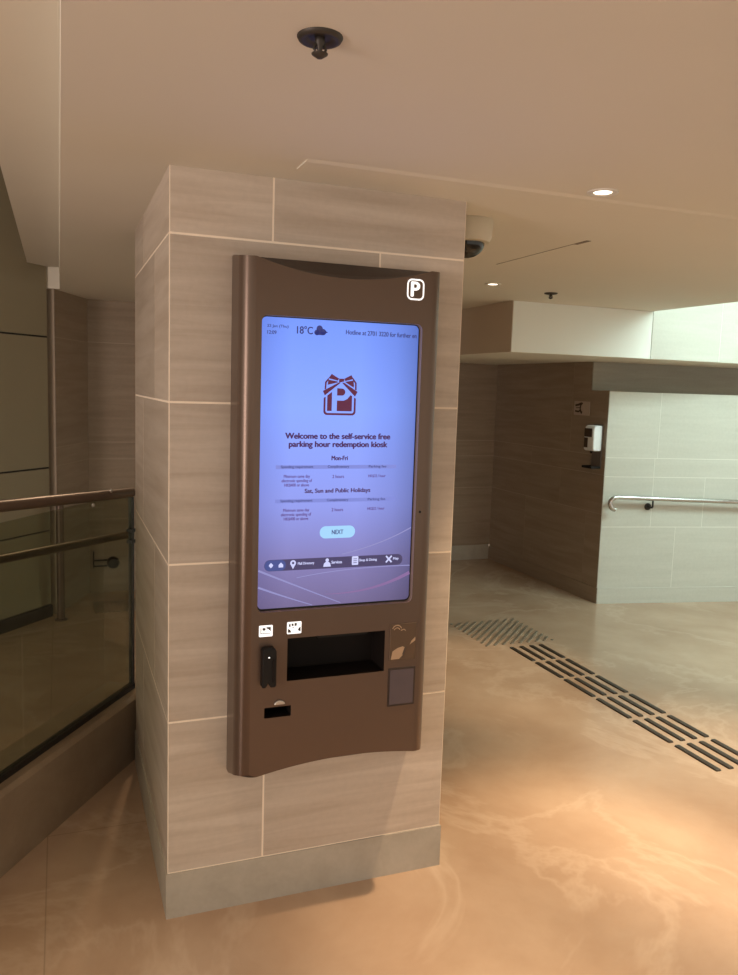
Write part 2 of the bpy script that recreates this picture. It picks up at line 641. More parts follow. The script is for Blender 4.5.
# ------------------------------------------------------------------ walls behind the glass
T = frame_from((-0.318, 3.545, 0), (0.228, 0.555, 0), (0.555, -0.228, 0))
tile_wall('wall_ramp_side', T, 0.60, [(0, 0.58, []), (0.58, 1.05, []), (1.05, 1.18, []), (1.18, 1.93, []), (1.93, 2.25, [])], [M['wall'], M['wgrout']])
T = frame_from((-0.12, 4.10, 0), (1, 0, 0), (0, -1, 0))
tile_wall('wall_ramp_back', T, 1.32, [(0, 0.58, [0.7]), (0.58, 1.048, [0.4]), (1.048, 1.179, [0.7]), (1.179, 1.933, [0.9]), (1.933, 2.25, [0.4])], [M['wall'], M['wgrout']])
m = MB()
m.box(1.2, 1.3, 4.103, 4.55, 0, 2.25)
structure(m.build('wall_ramp_return', M['wall']))
# olive laminate panels
PU = Vector((-0.274, -0.309, 0)).normalized()
PN = Vector((0.309, -0.274, 0)).normalized()
T = frame_from((-0.357, 3.508, 0), PU, PN)
m = MB()
m.box(0, 4.2, 0.012, 0.10, 0, 3.15, 1, T)
m.box(0, 4.2, -0.004, 0.012, 0, 0.082, 1, T)
zz = [0.088, 0.61, 1.045, 1.927, 3.15]
for a, b in zip(zz, zz[1:]):
    for u in range(3):
        m.box(0.012 + u * 1.4, 1.4 * (u + 1) - 0.002, 0, 0.014, a + 0.006, b - 0.006, 0, T)
structure(m.build('wall_olive_panels', [M['olive'], M['black']]))

# ------------------------------------------------------------------ curb below the glass
CU = Vector((-0.351, -0.530, 0)).normalized()
CN = Vector((0.834, -0.552, 0)).normalized()
CO = Vector((-0.004, 1.120, 0))
TC = frame_from(CO, CU, CN)
m = MB()
CL = 2.4
P = [(0, 0), (0, 0.272), (0.014, 0.288), (0.20, 0.288), (0.20, 0)]
m.prism([TC @ Vector((-0.13, y, z)) for y, z in P], CU * CL)
m.box(0.02, 0.75, 1.093, 1.46, 0, 0.288)          # unseen block added behind the pillar to stop a light leak
structure(m.build('curb', M['curb']))

# ------------------------------------------------------------------ pillar
PW, PD = 0.9286, 1.09
ZC = [0.151, 0.632, 1.117, 1.594, 2.067, H]
m = MB()
m.box(0.0008, PW - 0.0008, 0.0008, PD - 0.0008, 0, H, 1)
g = 0.0032
for ci in range(5):
    z0, z1 = ZC[ci] + (g if ci else 0), ZC[ci + 1] - (g if ci < 4 else 0)
    j = 0.298 if ci % 2 == 0 else 0.638
    for a, b in ((0, j), (j, PW)):
        for y0, y1 in ((0, 0.006), (PD - 0.006, PD)):
            m.box(a + (g if a else 0.003), b - (g if b < PW else 0.003), y0, y1, z0, z1, 0)
    jy = 0.36 if ci % 2 else 0.74
    for a, b in ((0, jy), (jy, PD)):
        for x0, x1 in ((0, 0.006), (PW - 0.006, PW)):
            m.box(x0, x1, a + (g if a else 0.003), b - (g if b < PD else 0.003), z0, z1, 0)
pil = structure(m.build('pillar', [M['pillar'], M['grout']]))
m = MB()
m.box(-0.004, PW + 0.004, -0.004, 0.008, 0.0, ZC[0] - 0.004)
m.box(-0.004, PW + 0.004, PD - 0.008, PD + 0.004, 0.0, ZC[0] - 0.004)
m.box(-0.004, 0.008, 0.009, PD - 0.009, 0.0, ZC[0] - 0.004)
m.box(PW - 0.008, PW + 0.004, 0.009, PD - 0.009, 0.0, ZC[0] - 0.004)
structure(m.build('baseboard_pillar', M['base']))

# ------------------------------------------------------------------ text helper


def text(name, body, cx, cz, w, h, y, mat, parent, bold=0.0, shear=0.0):
    cu = bpy.data.curves.new(name, 'FONT')
    cu.body = body
    cu.shear = shear
    cu.align_x = 'CENTER'
    tmp = bpy.data.objects.new('tmp', cu)
    COL.objects.link(tmp)
    dg = bpy.context.evaluated_depsgraph_get()
    me = bpy.data.meshes.new_from_object(tmp.evaluated_get(dg))
    bpy.data.objects.remove(tmp, do_unlink=True)
    xs = [v.co.x for v in me.vertices]
    ys = [v.co.y for v in me.vertices]
    sx = w / (max(xs) - min(xs))
    sy = h / (max(ys) - min(ys)) if h else sx
    mx, my = (max(xs) + min(xs)) / 2, (max(ys) + min(ys)) / 2
    for v in me.vertices:
        v.co = Vector((cx + (v.co.x - mx) * sx, y, cz + (v.co.y - my) * sy))
    if bold:
        tb = bmesh.new()
        tb.from_mesh(me)
        src = tb.faces[:]
        for k, (dx, dz) in enumerate(((bold, 0), (-bold, 0), (0, bold * 0.6), (0, -bold * 0.6))):
            r = bmesh.ops.duplicate(tb, geom=src)
            bmesh.ops.translate(tb, verts=[v for v in r['geom'] if isinstance(v, bmesh.types.BMVert)],
                                vec=(dx * sy, (k + 1) * 3e-6, dz * sy))
        tb.to_mesh(me)
        tb.free()
    me.materials.clear()
    me.materials.append(mat)
    me.name = name
    o = bpy.data.objects.new(name, me)
    COL.objects.link(o)
    if parent:
        o.parent = parent
    return o


# ------------------------------------------------------------------ parking kiosk
KX0, KX1, KZ0, KZ1, KY = 0.179, 0.797, 0.462, 2.018, -0.13
kiosk = thing('parking_kiosk', (0.48, 0, KZ0), 'tall bronze self-service parking kiosk with lit blue screen mounted on the stone pillar', 'kiosk')


def kp(mb, name, mat, parent=kiosk, **kw):
    o = mb.build(name, mat, None, **kw)
    o.parent = parent
    if parent is kiosk:
        o.matrix_parent_inverse = Matrix.Translation(kiosk.location).inverted()
    return o


NT = 24
KM = (KX0 + KX1) / 2


def ztop(s):
    return 2.004 - 0.042 * (1 - s * s)


def zbot(s):
    return 0.483 + 0.008 * (s + 1) + 0.025 * (1 - s * s)


def ring(y, inset, b, corner=0.0):
    """outline at depth y: straight-ended at the wall (b = 0), scooped ends at the front (b = 1)"""
    pts = []
    x0, x1 = KX0 + inset, KX1 - inset
    for i in range(NT + 1):
        s = -1 + 2 * i / NT
        x = (x0 + x1) / 2 + s * (x1 - x0) / 2
        z = KZ1 * (1 - b) + ztop(s) * b
        pts.append((x, y, z))
    for i in range(NT + 1):
        s = 1 - 2 * i / NT
        x = (x0 + x1) / 2 + s * (x1 - x0) / 2
        z = KZ0 * (1 - b) + zbot(s) * b
        # soft lower corners
        d = x - x0
        R = 0.014
        if d < R:
            z += (R - math.sqrt(max(0, R * R - (R - d) ** 2))) * b
        pts.append((x, y, z))
    return pts


rings = [ring(-0.0005, 0, 0), ring(-0.025, 0, 0), ring(-0.088, 0, 0.72)]
for k in range(1, 9):
    a = PI / 2 * k / 8
    rings.append(ring(-0.088 - 0.042 * math.sin(a), 0.042 * (1 - math.cos(a)), 0.72 + 0.28 * math.sin(a)))
m = MB()
vr = [[m.bm.verts.new(p) for p in r] for r in rings]
for a, b in zip(vr, vr[1:]):
    n = len(a)
    for i in range(n):
        f = m.bm.faces.new((a[i], a[(i + 1) % n], b[(i + 1) % n], b[i]))
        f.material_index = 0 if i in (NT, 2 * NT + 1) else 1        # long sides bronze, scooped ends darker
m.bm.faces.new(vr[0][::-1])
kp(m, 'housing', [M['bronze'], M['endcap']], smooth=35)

SX0, SX1, SZ0, SZ1 = 0.2385, 0.7305, 0.991, 1.8455  # kiosk front and screen positions from image pixels, scaled about the camera to depth
TX0, TX1, TZ0, TZ1 = 0.331, 0.6435, 0.776, 0.907
RX0, RX1, RZ0, RZ1 = 0.264, 0.346, 0.667, 0.700
HOLES = [rrect(SX0, SX1, SZ0, SZ1, 0.018, KY), rrect(TX0, TX1, TZ0, TZ1, 0.002, KY, 1), rrect(RX0, RX1, RZ0, RZ1, 0.002, KY, 1)]
m = MB()
m.holed(rings[-1], HOLES)
bmesh.ops.remove_doubles(m.bm, verts=m.bm.verts[:], dist=1e-5)
kp(m, 'front_panel', M['bronze'])
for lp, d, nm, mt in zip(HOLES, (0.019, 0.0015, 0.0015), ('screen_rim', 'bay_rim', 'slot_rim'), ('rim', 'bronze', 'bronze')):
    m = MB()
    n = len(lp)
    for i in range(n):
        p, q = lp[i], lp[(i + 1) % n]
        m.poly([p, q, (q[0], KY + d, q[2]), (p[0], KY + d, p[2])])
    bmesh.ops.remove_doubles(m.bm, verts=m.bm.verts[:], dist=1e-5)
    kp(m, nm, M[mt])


def tray(x0, x1, z0, z1, y0, y1, name, mat):
    m = MB()
    m.poly([(x0, y1, z0), (x1, y1, z0), (x1, y1, z1), (x0, y1, z1)])
    m.poly([(x0, y0, z0), (x1, y0, z0), (x1, y1, z0), (x0, y1, z0)])
    m.poly([(x0, y0, z1), (x1, y0, z1), (x1, y1, z1), (x0, y1, z1)])
    m.poly([(x0, y0, z0), (x0, y0, z1), (x0, y1, z1), (x0, y1, z0)])
    m.poly([(x1, y0, z0), (x1, y0, z1), (x1, y1, z1), (x1, y1, z0)])
    bmesh.ops.remove_doubles(m.bm, verts=m.bm.verts[:], dist=1e-6)
    return kp(m, name, mat)


bay = tray(TX0, TX1, TZ0, TZ1, KY + 0.0015, -0.02, 'scanner_bay', M['recess'])
bay['label'] = 'dark open scanner bay'
m = MB()
m.box(0.44, 0.60, -0.085, -0.03, 0.885, 0.905)
kp(m, 'scanner_window', M['blackplastic'], bay)
tray(RX0, RX1, RZ0, RZ1, KY + 0.0015, -0.06, 'ticket_slot', M['recess'])
# half-round indicator above the slot
m = MB()
pts = [(0.309 + 0.0165 * math.cos(PI * i / 12), KY, 0.708 + 0.013 * math.sin(PI * i / 12)) for i in range(13)]
m.prism(pts, (0, -0.008, 0))
tag(kp(m, 'slot_indicator', M['silver'], bevel=0.002), 'silver half-round indicator')

# screen
SY = -0.1115
m = MB()
m.box(SX0 - 0.004, SX1 + 0.004, SY + 0.0008, SY + 0.012, SZ0 - 0.004, SZ1 + 0.004)
kp(m, 'screen_bezel', M['bezel'])
m = MB()
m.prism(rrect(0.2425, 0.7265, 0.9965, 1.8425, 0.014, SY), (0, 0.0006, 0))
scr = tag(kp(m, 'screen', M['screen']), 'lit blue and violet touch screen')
Y1, Y2, Y3 = SY - 0.0004, SY - 0.0008, SY - 0.0012


def flat(name, polys, mat, y, parent=scr):
    m = MB()
    for p in polys:
        m.poly([(a, y, b) for a, b in p])
    return kp(m, name, mat, parent, recalc=False)


def circ(cx, cz, r, n=20):
    return [(cx + r * math.cos(2 * PI * i / n), cz + r * math.sin(2 * PI * i / n)) for i in range(n)]


def rr2(x0, x1, z0, z1, r):
    return [(p[0], p[2]) for p in rrect(x0, x1, z0, z1, r, 0)]


def ribbon(pts, w0, w1, mid=None):
    """tapered curve strip through 2-D points, as quads"""
    q = []
    n = len(pts)
    out = []
    for i, p in enumerate(pts):
        a = Vector(pts[max(i - 1, 0)])
        b = Vector(pts[min(i + 1, n - 1)])
        t = (b - a).normalized()
        w = (w0 + (w1 - w0) * i / (n - 1)) / 2
        out.append((Vector(p) + Vector((-t.y, t.x)) * w, Vector(p) - Vector((-t.y, t.x)) * w))
    for (a, b), (c, d) in zip(out, out[1:]):
        q.append([tuple(a), tuple(b), tuple(d), tuple(c)])
    return q


def bez(p0, p1, p2, n=16):
    return [tuple((1 - t) ** 2 * Vector(p0) + 2 * t * (1 - t) * Vector(p1) + t * t * Vector(p2)) for t in [i / n for i in range(n + 1)]]


# header line
text('date_text', '22 Jan (Thu)', 0.289, 1.817, 0.062, 0.010, Y1, M['navy'], scr, bold=0.022)
text('time_text', '12:09', 0.272, 1.800, 0.026, 0.010, Y1, M['navy'], scr, bold=0.022)
text('temperature_text', '18\u00b0C', 0.369, 1.811, 0.047, 0.022, Y1, M['navy'], scr, bold=0.022)
flat('weather_icon', [circ(0.413, 1.817, 0.0095), circ(0.405, 1.806, 0.008), circ(0.424, 1.808, 0.009), rr2(0.400, 0.428, 1.799, 1.809, 0.004),
                      [(0.428, 1.813), (0.439, 1.808), (0.428, 1.803)]], M['navy'], Y1)
text('hotline_text', 'Hotline at 2701 3220 for further en', 0.607, 1.812, 0.226, 0.013, Y1, M['navy'], scr, bold=0.022)

# gift emblem
LX, LZ, LS = 0.4815, 1.629, 0.1225 / 886 * 1.45   # size of one image pixel; the emblem is traced in pixels


def lg(px, pz):
    return (LX + (px - 375) * LS, LZ - (pz - 440) * LS)


def outline_strip(a, b):
    return [[lg(*a[i]), lg(*a[i + 1]), lg(*b[i + 1]), lg(*b[i])] for i in range(len(a) - 1)]


def arcp(cx, cy, r, a0, a1, n=8):
    return [(cx + r * math.cos(math.radians(a0 + (a1 - a0) * i / n)), cy + r * math.sin(math.radians(a0 + (a1 - a0) * i / n))) for i in range(n + 1)]


outer = [(120, 490)] + arcp(175, 685, 55, 180, 90) + arcp(565, 685, 55, 90, 0) + [(620, 490)]
inner = [(150, 475)] + arcp(185, 675, 35, 180, 90) + arcp(555, 675, 35, 90, 0) + [(590, 475)]
sideL = ([(130, 370), (135, 260), (185, 200)], [(155, 360), (160, 270), (195, 220)])
sideR = ([(628, 370), (625, 260), (570, 190)], [(602, 360), (600, 270), (562, 215)])
bowl = [(325, 345)] + arcp(400, 400, 52, -80, 80, 8) + [(325, 452)]
gift = (outline_strip(outer, inner) + outline_strip(*sideL) + outline_strip(*sideR)
        + [[lg(*p) for p in q] for q in (
            [(175, 455), (247, 400), (247, 680), (175, 680)],
            [(325, 525), (430, 525), (325, 680)][:2] + [(485, 500), (535, 440), (560, 455), (560, 680), (325, 680)],
            bowl,
            [(185, 205), (235, 140), (350, 205), (330, 235)],
            [(175, 300), (185, 225), (330, 248), (330, 262)],
            [(350, 205), (430, 205), (430, 245), (350, 262)],
            [(430, 205), (540, 148), (575, 205), (445, 238)],
            [(440, 250), (575, 225), (585, 300), (580, 330)],
            [(105, 390), (345, 262), (380, 262), (135, 455)],
            [(395, 262), (430, 262), (645, 390), (605, 462)])])
flat('gift_emblem', gift, M['maroon'], Y1)

text('welcome_text', 'Welcome to the self-service free\nparking hour redemption kiosk', 0.481, 1.4925, 0.327, 0.046, Y1, M['ink'], scr, bold=0.055)
text('weekday_text', 'Mon-Fri', 0.485, 1.442, 0.050, 0.013, Y1, M['ink'], scr, bold=0.045)
text('holiday_text', 'Sat, Sun and Public Holidays', 0.4825, 1.343, 0.206, 0.016, Y1, M['ink'], scr, bold=0.045)
for zc in (1.4155, 1.3155):
    flat('table_band', [[(0.290, zc - 0.0055), (0.669, zc - 0.0055), (0.669, zc + 0.0055), (0.290, zc + 0.0055)]], M['bandc'], Y1)
    text('column_heading', 'Spending requirement', 0.3545, zc, 0.097, 0.0095, Y2, M['navy'], scr, bold=0.022)
    text('column_heading', 'Complimentary', 0.482, zc, 0.067, 0.0095, Y2, M['navy'], scr, bold=0.022)
    text('column_heading', 'Parking fee', 0.607, zc, 0.057, 0.0095, Y2, M['navy'], scr, bold=0.022)
    text('row_text', 'Minimum same day\nelectronic spending of\nHK$400 or above', 0.3545, zc - 0.0405, 0.092, 0.036, Y1, M['mauve'], scr, bold=0.022)
    text('row_text', '2 hours', 0.482, zc - 0.0285, 0.036, 0.0095, Y1, M['mauve'], scr, bold=0.022)
    text('row_text', 'HK$32 / hour', 0.606, zc - 0.0285, 0.056, 0.0095, Y1, M['mauve'], scr, bold=0.022)
flat('next_button', [rr2(0.4285, 0.5405, 1.2005, 1.2375, 0.018)], M['btn'], Y1)
text('next_button_text', 'NEXT', 0.4845, 1.219, 0.036, 0.013, Y2, M['navy'], scr, bold=0.022)

# curved lines at the foot of the picture
flat('picture_curve', ribbon(bez((0.2435, 1.112), (0.36, 1.06), (0.50, 1.0)), 0.006, 0.002), M['swoosh'], Y1)
flat('picture_curve', ribbon(bez((0.2435, 1.062), (0.32, 1.03), (0.41, 0.999)), 0.006, 0.002), M['swoosh'], Y1)
flat('picture_curve', ribbon(bez((0.50, 1.150), (0.63, 1.175), (0.726, 1.225)), 0.002, 0.0035), M['swoosh'], Y1)
flat('picture_curve', ribbon(bez((0.45, 1.030), (0.60, 1.022), (0.726, 1.082)), 0.001, 0.011), M['pink'], Y1)
flat('picture_curve', ribbon(bez((0.36, 1.085), (0.52, 1.110), (0.726, 1.105)), 0.002, 0.003), M['swoosh'], Y1)

# menu bar
flat('menu_bar', [rr2(0.261, 0.7005, 1.1085, 1.1425, 0.0165)], M['navc'], Y1)
flat('menu_highlight', [rr2(0.262, 0.326, 1.1095, 1.1415, 0.0155)], M['navb'], Y2)
flat('menu_icon', [circ(0.281, 1.126, 0.006, 8), [(0.274, 1.126), (0.281, 1.118), (0.288, 1.126), (0.281, 1.134)]], M['lightc'], Y3)
flat('menu_icon', [[(0.304, 1.119), (0.318, 1.119), (0.318, 1.127), (0.311, 1.134), (0.304, 1.127)]], M['lightc'], Y3)
flat('menu_icon', [circ(0.348, 1.130, 0.009, 16), [(0.340, 1.127), (0.348, 1.112), (0.356, 1.127)]], M['lightc'], Y2)
flat('menu_icon', [circ(0.348, 1.1305, 0.0038, 12)], M['navc'], Y3)
flat('menu_icon', [circ(0.454, 1.134, 0.0055, 12), [(0.442, 1.114), (0.466, 1.114), (0.464, 1.124), (0.458, 1.129), (0.450, 1.129), (0.444, 1.124)]], M['lightc'], Y2)
flat('menu_icon', [rr2(0.533, 0.554, 1.115, 1.142, 0.003)], M['lightc'], Y2)
flat('menu_icon', [rr2(0.5375, 0.5495, 1.121, 1.123, 0.0008), rr2(0.5375, 0.5495, 1.127, 1.129, 0.0008), rr2(0.5375, 0.5495, 1.133, 1.135, 0.0008)], M['navc'], Y3)
flat('menu_icon', ribbon([(0.645, 1.118), (0.664, 1.138)], 0.005, 0.005) + ribbon([(0.645, 1.138), (0.664, 1.118)], 0.005, 0.005), M['lightc'], Y2)
text('menu_text', 'Mall Directory', 0.388, 1.127, 0.050, 0.010, Y2, M['lightc'], scr, bold=0.03)
text('menu_text', 'Services', 0.4845, 1.127, 0.033, 0.009, Y2, M['lightc'], scr, bold=0.03)
text('menu_text', 'Shop & Dining', 0.5855, 1.128, 0.058, 0.010, Y2, M['lightc'], scr, bold=0.03)
text('menu_text', 'Map', 0.678, 1.128, 0.018, 0.010, Y2, M['lightc'], scr, bold=0.03)

# lit P emblem
EC = (0.703, 1.9465)
m = MB()
a = rrect(EC[0] - 0.028, EC[0] + 0.028, EC[1] - 0.031, EC[1] + 0.031, 0.016, KY - 0.0012)
b = rrect(EC[0] - 0.0232, EC[0] + 0.0232, EC[1] - 0.0262, EC[1] + 0.0262, 0.0115, KY - 0.0012)
m.holed(a, [b])
emb = tag(kp(m, 'parking_emblem', M['sign']), 'white lit rounded square with letter P')
text('emblem_letter', 'P', EC[0] - 0.001, EC[1] + 0.001, 0.026, 0.042, KY - 0.0012, M['sign'], emb, bold=0.035)

# two white pictogram plates
Yp = KY - 0.0015
m = MB()
m.prism(rrect(0.244, 0.285, 0.9185, 0.9525, 0.003, KY - 0.001), (0, 0.0008, 0))
p1 = tag(kp(m, 'card_sign', M['sign']), 'white sign with card pictogram')
fr = [(0.2480, 0.9290), (0.2815, 0.9290), (0.2815, 0.9490), (0.2480, 0.9490)]
flat('sign_print', [[(0.2485, 0.929), (0.2505, 0.929), (0.2505, 0.946), (0.2485, 0.946)], [(0.2485, 0.9275), (0.279, 0.9275), (0.279, 0.9292), (0.2485, 0.9292)],
                    [(0.2545, 0.9375), (0.263, 0.9375), (0.263, 0.945), (0.2545, 0.945)], [(0.254, 0.9325), (0.266, 0.9325), (0.266, 0.934), (0.254, 0.934)],
                    [(0.266, 0.947), (0.279, 0.947), (0.279, 0.933), (0.275, 0.938), (0.270, 0.942), (0.266, 0.943)]], M['signgrey'], Yp, p1)
m = MB()
m.prism(rrect(0.3285, 0.3725, 0.9205, 0.957, 0.003, KY - 0.001), (0, 0.0008, 0))
p2 = tag(kp(m, 'ticket_sign', M['sign']), 'white sign with hand and ticket pictogram')
flat('sign_print', [[(0.334, 0.943), (0.339, 0.942), (0.339, 0.951), (0.334, 0.951)], [(0.342, 0.945), (0.348, 0.944), (0.348, 0.952), (0.342, 0.952)],
                    [(0.351, 0.944), (0.358, 0.945), (0.358, 0.953), (0.351, 0.953)],
                    [(0.331, 0.925), (0.342, 0.925), (0.338, 0.933), (0.331, 0.937)], [(0.361, 0.931), (0.370, 0.926), (0.370, 0.942), (0.365, 0.938)],
                    [(0.343, 0.937), (0.351, 0.940), (0.349, 0.9415), (0.343, 0.939)]], M['signgrey'], Yp, p2)

# card reader: black upright block with a notched foot
m = MB()
prof = [(0.250, 0.772), (0.260, 0.772), (0.2675, 0.786), (0.275, 0.772), (0.2885, 0.772), (0.2915, 0.778), (0.2915, 0.880), (0.286, 0.890), (0.256, 0.890), (0.250, 0.884)]
m.prism([(x, KY, z) for x, z in prof], (0, -0.030, 0))
rd = tag(kp(m, 'card_reader', M['blackplastic'], bevel=0.003), 'black notched card reader')
m = MB()
m.box(0.279, 0.284, -0.163, -0.159, 0.788, 0.860)
kp(m, 'reader_slit', M['recess'], rd)
m = MB()
m.lathe((0, 0, 0), [(0, 0), (0.0026, 0.0), (0.002, 0.0016), (0, 0.002)], 12, Matrix.Translation((0.2685, -0.160, 0.864)) @ Matrix.Rotation(PI / 2, 4, 'X'))
kp(m, 'reader_lamp', M['sign'], rd)

# contactless panel and the pad under it
m = MB()
m.prism(rrect(0.659, 0.748, 0.8075, 0.925, 0.003, KY), (0, -0.003, 0))
cp = tag(kp(m, 'contactless_panel', M['reader'], bevel=0.001), 'shiny brown panel with picture of hand holding card')
Yr = KY - 0.0034
flat('panel_print', ribbon(arcp(0.682, 0.905, 0.016, 160, 20, 8), 0.003, 0.003) + ribbon(arcp(0.682, 0.903, 0.010, 160, 20, 8), 0.0025, 0.0025)
     + ribbon([(0.695, 0.904), (0.706, 0.907), (0.712, 0.902)], 0.003, 0.002), M['readhand'], Yr, cp)
flat('panel_print', [[(0.664, 0.812), (0.692, 0.812), (0.707, 0.826), (0.715, 0.846), (0.703, 0.852), (0.686, 0.848), (0.669, 0.838)],
                     [(0.727, 0.856), (0.746, 0.868), (0.746, 0.880), (0.733, 0.868)]], M['readhand'], Yr, cp)
flat('panel_print', [[(0.702, 0.826), (0.708, 0.823), (0.716, 0.848), (0.711, 0.852)]], M['brownprint'], Yr - 0.0004, cp)
m = MB()
m.prism(rrect(0.658, 0.7505, 0.6585, 0.7835, 0.003, KY), (0, -0.002, 0))
pd = tag(kp(m, 'touch_pad', M['endcap'], bevel=0.001), 'dark violet-grey pad below the contactless panel')
m = MB()
m.prism(rrect(0.664, 0.7445, 0.665, 0.777, 0.002, KY - 0.002), (0, -0.001, 0))
kp(m, 'pad_face', M['pad'], pd)
m = MB()
m.lathe((0, 0, 0), [(0, 0.001), (0.0035, 0.001), (0.004, 0), (0.004, -0.002)], 16, Matrix.Translation((0.746, KY - 0.0005, 1.276)) @ Matrix.Rotation(PI / 2, 4, 'X'))
kp(m, 'keyhole', M['blackplastic'])

# ------------------------------------------------------------------ glass balustrade on the curb
bal = thing('glass_balustrade', (CO + CU * 0.6 - CN * 0.06 + Vector((0, 0, 0.288))), 'tinted glass balustrade with brown top rail standing on low marble curb', 'balustrade')


def bp(mb, name, mat, **kw):
    o = mb.build(name, mat, None, **kw)
    o.parent = bal
    o.matrix_parent_inverse = Matrix.Translation(bal.location).inverted()
    return o


def cl(u, d, z):
    return CO + CU * u - CN * d + Vector((0, 0, z))


U0 = -0.082
m = MB()
m.box(U0, 2.3, 0.054, 0.066, 0.300, 1.17, 0, TC)
bp(m, 'glass_pane', M['glass'])
m = MB()
m.box(U0 - 0.01, 2.3, 0.046, 0.074, 0.288, 0.310, 0, TC)
bp(m, 'bottom_channel', M['black'])
m = MB()
m.box(U0 - 0.010, U0 - 0.0005, 0.049, 0.071, 0.310, 1.150, 0, TC)
m.box(U0 - 0.0005, U0 + 0.006, 0.049, 0.0535, 0.310, 1.150, 0, TC)
bp(m, 'end_seal', M['black'])
m = MB()
m.tube([cl(-0.088, 0.06, 1.169), cl(0.78, 0.06, 1.228), cl(2.3, 0.06, 1.33)], 0.021, 20)
bp(m, 'top_rail', M['rail'], smooth=40)
for z in (1.003, 0.955):
    m = MB()
    m.box(U0 - 0.025, U0 + 0.012, 0.045, 0.075, z - 0.008, z + 0.008, 0, TC)
    bp(m, 'clamp', M['darksteel'], bevel=0.002)
for u, z in ((0.255, 1.162), (0.12, 1.203)):
    m = MB()
    m.lathe((0, 0, 0), [(0, 0.006), (0.006, 0.006), (0.008, 0.002), (0.008, 0)], 14, frame_from(cl(u, 0.037, z), CU, CN) @ Matrix.Rotation(PI / 2, 4, 'X'))
    bp(m, 'rail_screw', M['silver'])

hr = thing('ramp_handrail', cl(0.5, 0.16, 0.288), 'dark lower handrail seen through the glass above the curb', 'handrail')
m = MB()
m.tube([cl(-0.24, 0.16, 0.951), cl(0.78, 0.16, 1.025), cl(2.3, 0.16, 1.13)], 0.017, 18)
o = m.build('rail_bar', M['rail'], None, smooth=40)
o.parent = hr
o.matrix_parent_inverse = Matrix.Translation(hr.location).inverted()
for u in (1.35, 2.0):
    m = MB()
    zt = 0.968 + 0.0731 * u - 0.015
    m.tube([cl(u, 0.16, 0.288), cl(u, 0.16, zt)], 0.012, 14)
    o = m.build('rail_post', M['rail'], None, smooth=40)
    o.parent = hr
    o.matrix_parent_inverse = Matrix.Translation(hr.location).inverted()

# steel post standing beyond the glass
ps = thing('steel_post', (-0.300, 3.40, 0), 'slim steel post standing on the floor beside the olive panels', 'post')
m = MB()
m.tube([(-0.300, 3.40, 0.012), (-0.300, 3.40, 0.86)], 0.026, 20)
m.build('post_tube', M['rail'], ps, smooth=40)
m = MB()
m.lathe((-0.300, 3.40, 0), [(0, 0), (0.042, 0), (0.042, 0.008), (0.030, 0.012), (0, 0.012)], 24)
m.build('post_flange', M['rail'], ps, smooth=40)

# black fitting on the far tiled wall
wf = thing('wall_fitting', (0.085, 4.10, 0.235), 'small black round wall fitting on bracket seen through the glass', 'fitting')
m = MB()
m.lathe((0, 0, 0), [(0, 0), (0.046, 0), (0.048, 0.02), (0.036, 0.045), (0, 0.05)], 24, Matrix.Translation((0.085, 4.10, 0.235)) @ Matrix.Rotation(PI / 2, 4, 'X'))
m.build('knob', M['blackplastic'], wf, smooth=40)
m = MB()
m.box(-0.055, 0.04, 4.085, 4.10, 0.25, 0.262)
m.box(-0.055, 0.04, 4.085, 4.10, 0.205, 0.217)
m.box(-0.064, -0.055, 4.085, 4.10, 0.195, 0.33)
m.build('bracket', M['blackplastic'], wf)

# ------------------------------------------------------------------ ceiling fittings


def sprinkler(x, y, label, s=1.0):
    t = thing('fire_sprinkler', (x, y, H), label, 'sprinkler', 'sprinklers in the ceiling')
    m = MB()
    m.lathe((x, y, H), [(0, -0.0015), (0.018 * s, -0.0015), (0.022 * s, -0.003), (0.030 * s, -0.008), (0.037 * s, -0.006), (0.040 * s, -0.001), (0.040 * s, 0)], 36)
    m.build('escutcheon', M['brass'], t, smooth=50)
    m = MB()
    m.lathe((x, y, H), [(0.0085 * s, -0.0017), (0.0085 * s, -0.011), (0.006 * s, -0.014), (0.004 * s, -0.024), (0, -0.025)], 20)
    for sg in (-1, 1):
        m.tube([(x + sg * 0.007 * s, y, H - 0.011), (x + sg * 0.011 * s, y, H - 0.020), (x + sg * 0.004 * s, y, H - 0.030)], 0.0024 * s, 8)
    m.build('frame', M['brass'], t, smooth=50)
    m = MB()
    m.lathe((x, y, H), [(0, -0.036), (0.005 * s, -0.035), (0.014 * s, -0.029), (0.0145 * s, -0.0275), (0.004 * s, -0.030), (0, -0.030)], 24)
    m.build('deflector', M['brass'], t, smooth=50)


sprinkler(0.136, -0.956, 'bronze fire sprinkler on a round plate, hanging from the ceiling above the kiosk')
sprinkler(2.463, 1.829, 'small dark fire sprinkler on the ceiling in front of the white fascia')


def downlight(x, y, label):
    t = thing('recessed_downlight', (x, y, H), label, 'ceiling light', 'recessed downlights')
    m = MB()
    m.lathe((x, y, H), [(0.046, 0), (0.046, -0.003), (0.042, -0.0045), (0.030, -0.0035), (0.026, -0.001)], 36)
    m.build('trim_ring', M['lampwhite'], t, smooth=50)
    m = MB()
    m.lathe((x, y, H), [(0.026, -0.0012), (0.015, -0.0018), (0, -0.002)], 32)
    m.build('lens', M['lens'], t, smooth=50)


downlight(1.223, -0.299, 'round recessed downlight in the ceiling beside the thin added strip')
downlight(1.978, 1.671, 'bright recessed downlight near the small far sprinkler')

